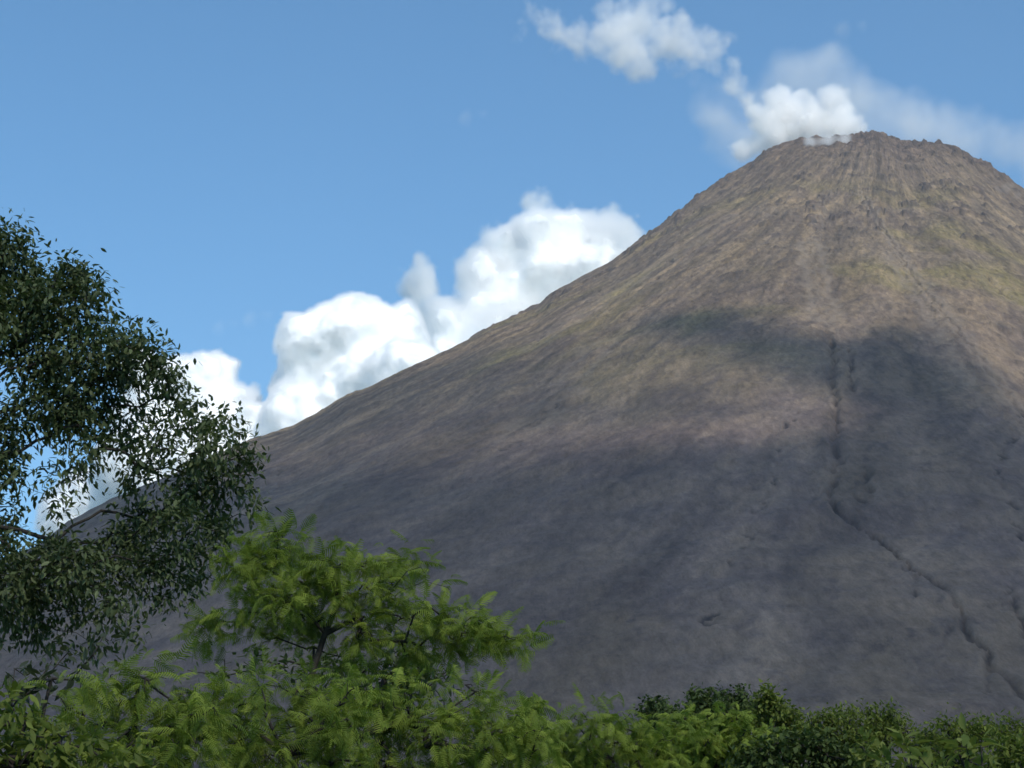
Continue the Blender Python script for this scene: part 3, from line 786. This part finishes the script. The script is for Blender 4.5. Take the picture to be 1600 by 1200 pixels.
def sample_crown(circles, Y, per_m2, spread, thick, flat=1.0):
    """twig tips inside the crown: each circle (px, py, radius px, density) is a ball at forward distance Y"""
    P = []; Cn = []
    for c_ in circles:
        px, py, r_ = c_[:3]; den = c_[3] if len(c_) > 3 else 1.0; dy = c_[4] if len(c_) > 4 else 0.0
        rm = r_ * (Y + dy) / F / cp
        n = max(2, int(per_m2 * den * PI * rm * rm))
        yc = Y + dy + RNG.uniform(-0.5, 0.5) * thick
        c3 = at(px, py, yc)
        v = RNG.normal(size=(n, 3)); v /= np.linalg.norm(v, axis=1, keepdims=True)
        v *= (RNG.uniform(0, 1, (n, 1)) ** 0.42) * rm
        nc = min(n, max(3, int(n / 8))); cc = v[:nc].copy() / (np.linalg.norm(v[:nc], axis=1, keepdims=True) + 1e-9) * rm * RNG.uniform(0.3, 0.95, (len(v[:nc]), 1))
        near = np.argmin(((v[:, None] - cc[None]) ** 2).sum(-1), 1)
        v = v + (cc[near] - v) * 0.5 * RNG.uniform(0.5, 1.1, (n, 1))
        v[:, 1] *= 1.15
        v[:, 2] *= flat
        P.append(c3 + v); Cn.append(np.repeat(c3[None], n, 0))
    return np.concatenate(P), np.concatenate(Cn)

def plant(name, label, cat, circles, Y, trunk_px, leaf, mat, size, per_m2, per_tip, twig, bark=None, group=None, rtip=0.004, rmax=0.12, thick=0.8, body=True, droop=0.35, flat=1.0, tipshare=1.0, extra=None):
    """trunk_px: points of the photograph the trunk runs through, above its foot on the ground"""
    circles = list(circles)
    if body:
        low = [c_ for c_ in circles if c_[1] > 1130]
        for c_ in low:
            circles.append((c_[0], c_[1] + 75, c_[2] * 1.15, 0.55 * (c_[3] if len(c_) > 3 else 1)))
            circles.append((c_[0], c_[1] + 150, c_[2] * 1.1, 0.4 * (c_[3] if len(c_) > 3 else 1)))
        if cat in ('shrub', 'bush', 'plant'):             # these are leafy right down to the ground
            for k_ in (225, 300, 380, 460, 540):
                circles += [(c_[0], c_[1] + k_, c_[2] * 1.3, 0.14) for c_ in low if c_[1] + k_ < 1720]
    tips, cen = sample_crown(circles, Y, per_m2, 0.3, thick, flat)
    foot = at(trunk_px[0][0], 1000, Y); foot[2] = -0.05
    e = empty(name, tuple(foot))
    tag(e, label, cat, group)
    tr3 = [np.zeros(3)] + [at(p[0], p[1], Y + (p[2] if len(p) > 2 else 0)) - foot for p in trunk_px]
    nt_ = int(len(tips) * tipshare)
    sel = RNG.permutation(len(tips))[:min(nt_, 2600)]
    limbs('trunk', tr3, tips[sel] - foot, rtip, rmax, bark or BARK, e)
    n = len(tips) * per_tip
    idx_ = np.repeat(np.arange(len(tips)), per_tip)
    pos = tips[idx_] - foot + RNG.normal(0, twig, (n, 3))
    out = tips[idx_] - cen[idx_]; out /= np.linalg.norm(out, axis=1, keepdims=True) + 1e-6
    fw = out * 0.7 + RNG.normal(0, 0.62, (n, 3)); fw[:, 2] -= droop
    up = RNG.normal(0, 0.45, (n, 3)) + np.array([0, 0, 1.0])
    sz = size * RNG.uniform(0.65, 1.2, n)
    base = RNG.uniform(0, 1, len(circles) + 1)
    cl = RNG.uniform(0, 1, len(tips))
    tint = np.clip(0.55 * cl[idx_] + 0.45 * RNG.uniform(0, 1, n), 0, 1) ** 1.3
    scatter('crown', TPL[leaf], pos, fw, up, sz, tint, LEAFM[mat], e)
    return e

# the tall dark tree on the left; its trunk stands outside the picture
ltc = [(-40, 390, 75), (5, 385, 45), (20, 430, 50), (-60, 480, 90), (30, 490, 60), (95, 435, 38), (125, 445, 32), (148, 462, 22), (60, 470, 40), (110, 500, 48), (60, 560, 70),
       (160, 520, 32), (150, 560, 55), (205, 540, 34), (235, 560, 32), (262, 580, 26), (130, 620, 62), (60, 640, 60, .8), (215, 600, 46, .75), (270, 625, 40, .45), (305, 650, 36, .6),
       (190, 665, 50, .7), (255, 690, 46, .45), (320, 690, 40, .8), (350, 665, 24, .8), (372, 690, 22, .8), (375, 730, 26), (345, 745, 40, .7), (290, 755, 44, .85), (130, 700, 46, .75),
       (215, 740, 40, .7), (330, 800, 44, .75), (385, 775, 18), (270, 815, 46, .75), (395, 800, 14, .7), (210, 830, 46), (340, 850, 30, .6), (290, 880, 40, .65), (235, 890, 46, .75), (170, 880, 50, .8), (110, 890, 52),
       (50, 905, 52), (-10, 900, 70), (300, 920, 26, .7), (255, 935, 26, .6), (180, 940, 34, .6), (120, 950, 40, .6), (60, 965, 44, .5), (0, 975, 50, .4), (140, 1000, 26, .4), (200, 985, 26, .4),
       (90, 1010, 30, .3), (30, 740, 50, .22), (70, 780, 40, .25), (20, 820, 45, .3), (100, 750, 34, .35), (-40, 700, 80, .7), (-90, 800, 90, .8), (90, 850, 34, .6), (5, 680, 40, .45),
       (-160, 420, 100), (-200, 560, 120), (-240, 700, 120), (-220, 850, 120), (-150, 950, 90, .7), (-330, 500, 110), (-350, 650, 120), (-380, 820, 120), (-260, 380, 90), (-140, 600, 90)]
plant('broadleaf_tree', 'tall dark broadleaf tree filling the left edge with sky showing through', 'tree', ltc, 27.0,
      [(-190, 1300), (-170, 1080), (-120, 900, 0.2), (-60, 700, 0.1), (-20, 560)], 'oval', 'dark', 0.112, 112, 12, 0.12, rmax=0.11, thick=1.6, body=False, droop=0.45, rtip=0.003)
# two bare limbs that show against the cloud in the gap of the crown
plant('feathery_tree', 'light green feathery tree with drooping leaves and a dark leaning stem, middle left', 'tree',
      [(430, 840, 26), (395, 855, 26), (455, 855, 26), (375, 885, 26), (410, 890, 34), (385, 925, 28), (515, 880, 28), (560, 880, 30), (600, 885, 24), (645, 885, 24), (670, 890, 16, .7), (490, 910, 36), (545, 925, 42, .8),
       (610, 925, 34, .8), (450, 940, 36), (400, 965, 34), (345, 975, 26), (315, 978, 18), (480, 975, 40, .8), (560, 985, 44, .8), (630, 970, 38, .8), (680, 960, 28, .7), (700, 925, 18, .5), (700, 985, 34), (740, 975, 30), (765, 995, 28), (800, 1000, 26), (826, 1000, 15), (640, 1015, 34, .8), (560, 1025, 30, .6), (500, 1020, 26, .5), (430, 1000, 26, .7), (720, 1010, 24, .7)],
      20.0, [(452, 1300), (470, 1130), (490, 1045), (508, 990), (531, 935), (528, 885)], 'frond', 'feather', 0.25, 150, 3, 0.07, group='feathery light green trees', rmax=0.032, rtip=0.0020, thick=1.2, body=False, flat=0.55, droop=0.12)
plant('broadleaf_tree', 'dark small-leaved tree half hidden behind and below the feathery tree', 'tree',
      [(620, 1040, 40), (665, 1050, 30), (695, 1065, 20), (580, 1055, 36), (530, 1050, 30), (480, 1050, 26, .7), (430, 1040, 22, .6), (390, 1040, 22, .6), (340, 1045, 20, .5), (640, 1080, 36), (560, 1090, 36), (600, 1120, 40), (520, 1120, 36), (300, 1050, 14, .5)],
      23.5, [(590, 1300), (590, 1150), (600, 1060)], 'oval', 'dark', 0.13, 90, 8, 0.11, rmax=0.08)
plant('feathery_shrub', 'bright green feathery shrub low at the left with arching fronds', 'shrub',
      [(90, 1095, 24), (130, 1075, 24), (170, 1072, 28), (215, 1052, 20), (240, 1065, 30), (290, 1085, 30), (180, 1110, 36), (110, 1125, 34), (250, 1125, 40), (200, 1165, 44), (130, 1175, 40), (290, 1160, 44), (320, 1120, 34)],
      16.5, [(200, 1300), (205, 1180), (215, 1090)], 'frond', 'feather', 0.24, 130, 3, 0.07, group='feathery light green trees', rmax=0.03, rtip=0.003)
plant('leafy_shrub', 'dark green leafy shrub in the bottom left corner', 'shrub',
      [(15, 1110, 32), (55, 1125, 34), (15, 1165, 42), (80, 1165, 40), (140, 1190, 40), (-40, 1140, 50), (-60, 1200, 60), (60, 1200, 44), (200, 1205, 40)],
      15.0, [(20, 1300), (25, 1180)], 'oval', 'mid', 0.11, 170, 7, 0.08, rmax=0.04)
plant('sapling', 'sparse dark sapling with larger oval leaves above the bottom left shrub', 'sapling',
      [(45, 1055, 26, .5), (80, 1045, 24, .5), (105, 1030, 20, .4), (140, 1015, 20, .35), (70, 1075, 26, .6), (100, 1065, 20, .5), (40, 1090, 30, .6), (160, 1000, 14, .3), (30, 1060, 18, .4)],
      18.0, [(60, 1300), (62, 1140), (80, 1060)], 'oval', 'olive', 0.14, 90, 6, 0.10, rmax=0.03, body=False)
plant('feathery_shrub', 'green feathery thicket with thin dark stems, bottom left of centre', 'shrub',
      [(355, 1080, 30), (330, 1110, 34), (410, 1085, 30), (460, 1080, 30), (510, 1075, 28), (545, 1080, 26), (400, 1130, 44), (470, 1130, 40), (530, 1125, 38), (350, 1165, 44), (430, 1185, 44), (510, 1180, 44), (560, 1150, 34)],
      17.5, [(448, 1300), (446, 1180), (500, 1140), (515, 1095)], 'frond', 'feather', 0.24, 130, 3, 0.07, group='feathery light green trees', rmax=0.035, rtip=0.003)
plant('feathery_shrub', 'wide bright feathery thicket along the bottom, right below the drooping tree', 'shrub',
      [(600, 1090, 30), (650, 1095, 30), (690, 1105, 30), (735, 1085, 22), (750, 1105, 30), (800, 1125, 26), (620, 1135, 40), (690, 1145, 44), (760, 1150, 40), (830, 1160, 34), (600, 1185, 44), (690, 1195, 44), (780, 1195, 44), (850, 1190, 36)],
      18.5, [(505, 1300), (505, 1190), (560, 1150), (650, 1120)], 'frond', 'feather', 0.24, 130, 3, 0.07, group='feathery light green trees', rmax=0.035, rtip=0.003)
plant('round_shrub', 'small pale green round-topped shrub peeping over the thicket at bottom centre', 'shrub',
      [(820, 1105, 18), (832, 1120, 20), (805, 1125, 16), (835, 1145, 24), (810, 1150, 22)],
      22.0, [(825, 1300), (825, 1140)], 'frond_far', 'feather', 0.2, 150, 3, 0.06, rmax=0.03)
plant('feathery_tree', 'yellowish green feathery treetop at bottom centre between the thicket and the lime crown', 'tree',
      [(880, 1150, 26), (908, 1122, 18), (935, 1135, 26), (975, 1125, 20), (1005, 1135, 24), (905, 1170, 34), (960, 1170, 36), (1010, 1175, 34), (1045, 1190, 30), (1045, 1150, 20), (920, 1200, 36), (990, 1205, 36)],
      24.0, [(940, 1300), (945, 1180)], 'frond', 'feather', 0.24, 150, 3, 0.08, group='feathery light green trees', rmax=0.05, rtip=0.003)
plant('lime_tree_top', 'lime green rounded treetop just below the dark crowns', 'tree',
      [(1100, 1150, 30), (1130, 1132, 24), (1152, 1130, 18), (1070, 1165, 26), (1160, 1158, 28), (1195, 1152, 20), (1120, 1180, 34), (1075, 1195, 28), (1170, 1185, 24), (1050, 1135, 18), (1075, 1128, 16)],
      28.0, [(1120, 1300), (1120, 1180)], 'frond_far', 'feather', 0.20, 200, 3, 0.08, rmax=0.06, rtip=0.004)
GD = 'dark round crowned trees on the skyline right of centre'
plant('dark_crowned_tree', 'small dark tree at the left end of the dark skyline crowns', 'tree', [(1022, 1100, 12), (1035, 1108, 14), (1012, 1112, 12), (1045, 1120, 18), (1020, 1130, 20), (1050, 1140, 20)], 46.0, [(1028, 1300), (1028, 1140)], 'round', 'deep', 0.105, 170, 9, 0.09, group=GD, rmax=0.1, thick=1.5)
plant('dark_crowned_tree', 'dark tree with two small round heads, second from the left on the skyline', 'tree', [(1086, 1092, 14), (1108, 1088, 12), (1100, 1105, 20), (1078, 1110, 16), (1120, 1110, 16), (1090, 1130, 22), (1115, 1132, 20)], 47.0, [(1098, 1300), (1098, 1130)], 'round', 'deep', 0.105, 170, 9, 0.09, group=GD, rmax=0.1, thick=1.5)
plant('dark_crowned_tree', 'dark tree with a wide head in the middle of the skyline crowns', 'tree', [(1140, 1092, 16), (1160, 1088, 13), (1152, 1105, 20), (1130, 1110, 14), (1172, 1108, 14), (1150, 1128, 24)], 46.0, [(1150, 1300), (1150, 1130)], 'round', 'deep', 0.105, 170, 9, 0.09, group=GD, rmax=0.1, thick=1.5)
plant('dark_crowned_tree', 'tallest dark tree at the right end of the skyline crowns, sloping down to the right', 'tree', [(1198, 1090, 15), (1190, 1100, 16), (1212, 1102, 16), (1205, 1118, 22), (1228, 1115, 16), (1240, 1128, 16), (1190, 1130, 20), (1220, 1140, 24), (1255, 1138, 14)], 45.0, [(1208, 1300), (1208, 1130)], 'round', 'mid', 0.105, 170, 9, 0.09, group=GD, rmax=0.1, thick=1.5)
plant('leafy_tree', 'mid green tree with a bumpy crown right of the dark skyline crowns', 'tree', [(1285, 1125, 16), (1270, 1135, 16), (1310, 1118, 15), (1335, 1116, 14), (1300, 1140, 24), (1335, 1138, 22), (1265, 1155, 24), (1310, 1165, 28), (1350, 1160, 22)], 41.0, [(1305, 1300), (1305, 1150)], 'oval', 'mid', 0.105, 170, 9, 0.09, rmax=0.1, thick=1.5)
plant('leafy_tree', 'darker green tree with a two-pointed top between the bumpy tree and the big-leaved plants', 'tree', [(1362, 1112, 12), (1390, 1112, 13), (1375, 1125, 18), (1400, 1130, 16), (1360, 1135, 16), (1415, 1145, 16), (1385, 1150, 24), (1430, 1158, 18)], 42.0, [(1385, 1300), (1385, 1150)], 'oval', 'mid', 0.105, 170, 9, 0.09, rmax=0.1, thick=1.5)
plant('dark_bush', 'very dark blue green bush at the bottom right of centre', 'bush', [(1165, 1190, 24), (1200, 1178, 28), (1240, 1170, 28), (1280, 1168, 26), (1315, 1178, 24), (1338, 1190, 18), (1225, 1200, 34), (1290, 1200, 34)], 26.0, [(1245, 1300), (1245, 1200)], 'round', 'deep', 0.09, 220, 8, 0.08, rmax=0.05)
plant('pale_bush', 'pale dull green rounded bush left of the big-leaved plant', 'bush', [(1352, 1165, 14), (1368, 1162, 14), (1360, 1180, 18), (1345, 1195, 16), (1375, 1195, 16)], 24.5, [(1360, 1300), (1360, 1190)], 'round', 'pale', 0.10, 200, 6, 0.06, rmax=0.03)
plant('big_leaved_plant', 'plant with broad pale leaves fanning up, left one of the two big-leaved plants', 'plant', [(1415, 1165, 14), (1438, 1160, 14), (1425, 1182, 20), (1400, 1190, 18), (1450, 1190, 18), (1430, 1205, 22)], 23.0, [(1425, 1300), (1425, 1200)], 'big', 'pale', 0.25, 70, 2, 0.05, rmax=0.03, droop=-0.35, group='big leaved plants at bottom right')
plant('big_leaved_plant', 'larger big-leaved plant with pointed pale leaves and a yellowish tip', 'plant', [(1492, 1168, 16), (1512, 1150, 14), (1530, 1165, 16), (1505, 1180, 22), (1480, 1190, 18), (1540, 1188, 18), (1510, 1205, 24)], 23.5, [(1508, 1300), (1508, 1200)], 'big', 'pale', 0.27, 70, 2, 0.05, rmax=0.03, droop=-0.35, group='big leaved plants at bottom right')
plant('leafy_tree', 'dull green low tree behind the big-leaved plants', 'tree', [(1455, 1148, 16), (1480, 1138, 16), (1500, 1132, 14), (1525, 1135, 16), (1470, 1160, 22), (1510, 1158, 24), (1440, 1165, 20), (1540, 1150, 18), (1490, 1185, 34), (1450, 1190, 26)], 38.0, [(1490, 1300), (1490, 1160)], 'oval', 'mid', 0.105, 170, 9, 0.09, rmax=0.1, thick=1.5)
plant('leafy_tree', 'green tree with an even low crown at the right edge of the skyline', 'tree', [(1560, 1140, 16), (1585, 1138, 16), (1610, 1142, 20), (1645, 1140, 24), (1570, 1160, 22), (1600, 1165, 26), (1650, 1170, 34), (1690, 1150, 28)], 40.0, [(1620, 1300), (1620, 1160)], 'oval', 'mid', 0.105, 170, 9, 0.09, rmax=0.1, thick=1.5)
plant('leafy_shrub', 'bright mid green shrub in the bottom right corner', 'shrub', [(1560, 1175, 18), (1585, 1168, 20), (1610, 1172, 26), (1580, 1195, 28), (1630, 1200, 34), (1550, 1200, 20)], 25.0, [(1590, 1300), (1590, 1200)], 'oval', 'mid', 0.10, 190, 8, 0.09, rmax=0.05)

#@@END

# ------------------------------------------------------------------ the air
m, N = new_mat('air')
pv = N.n('ShaderNodeVolumePrincipled', {'Color': (0.72, 0.84, 1.0, 1), 'Density': 0.000055, 'Anisotropy': 0.0})
N.n('ShaderNodeOutputMaterial', {1: pv.outputs[0]})
x0, x1, y0, y1, z0, z1 = -6600, 6600, -4100, 8050, -62, 1560
hv = np.array([(x, y, z) for z in (z0, z1) for y in (y0, y1) for x in (x0, x1)], float)
hq = np.array([(0, 2, 3, 1), (4, 5, 7, 6), (0, 1, 5, 4), (2, 6, 7, 3), (0, 4, 6, 2), (1, 3, 7, 5)])
o = mesh_np('haze', hv, [hq], m)
tag(o, kind='stuff')
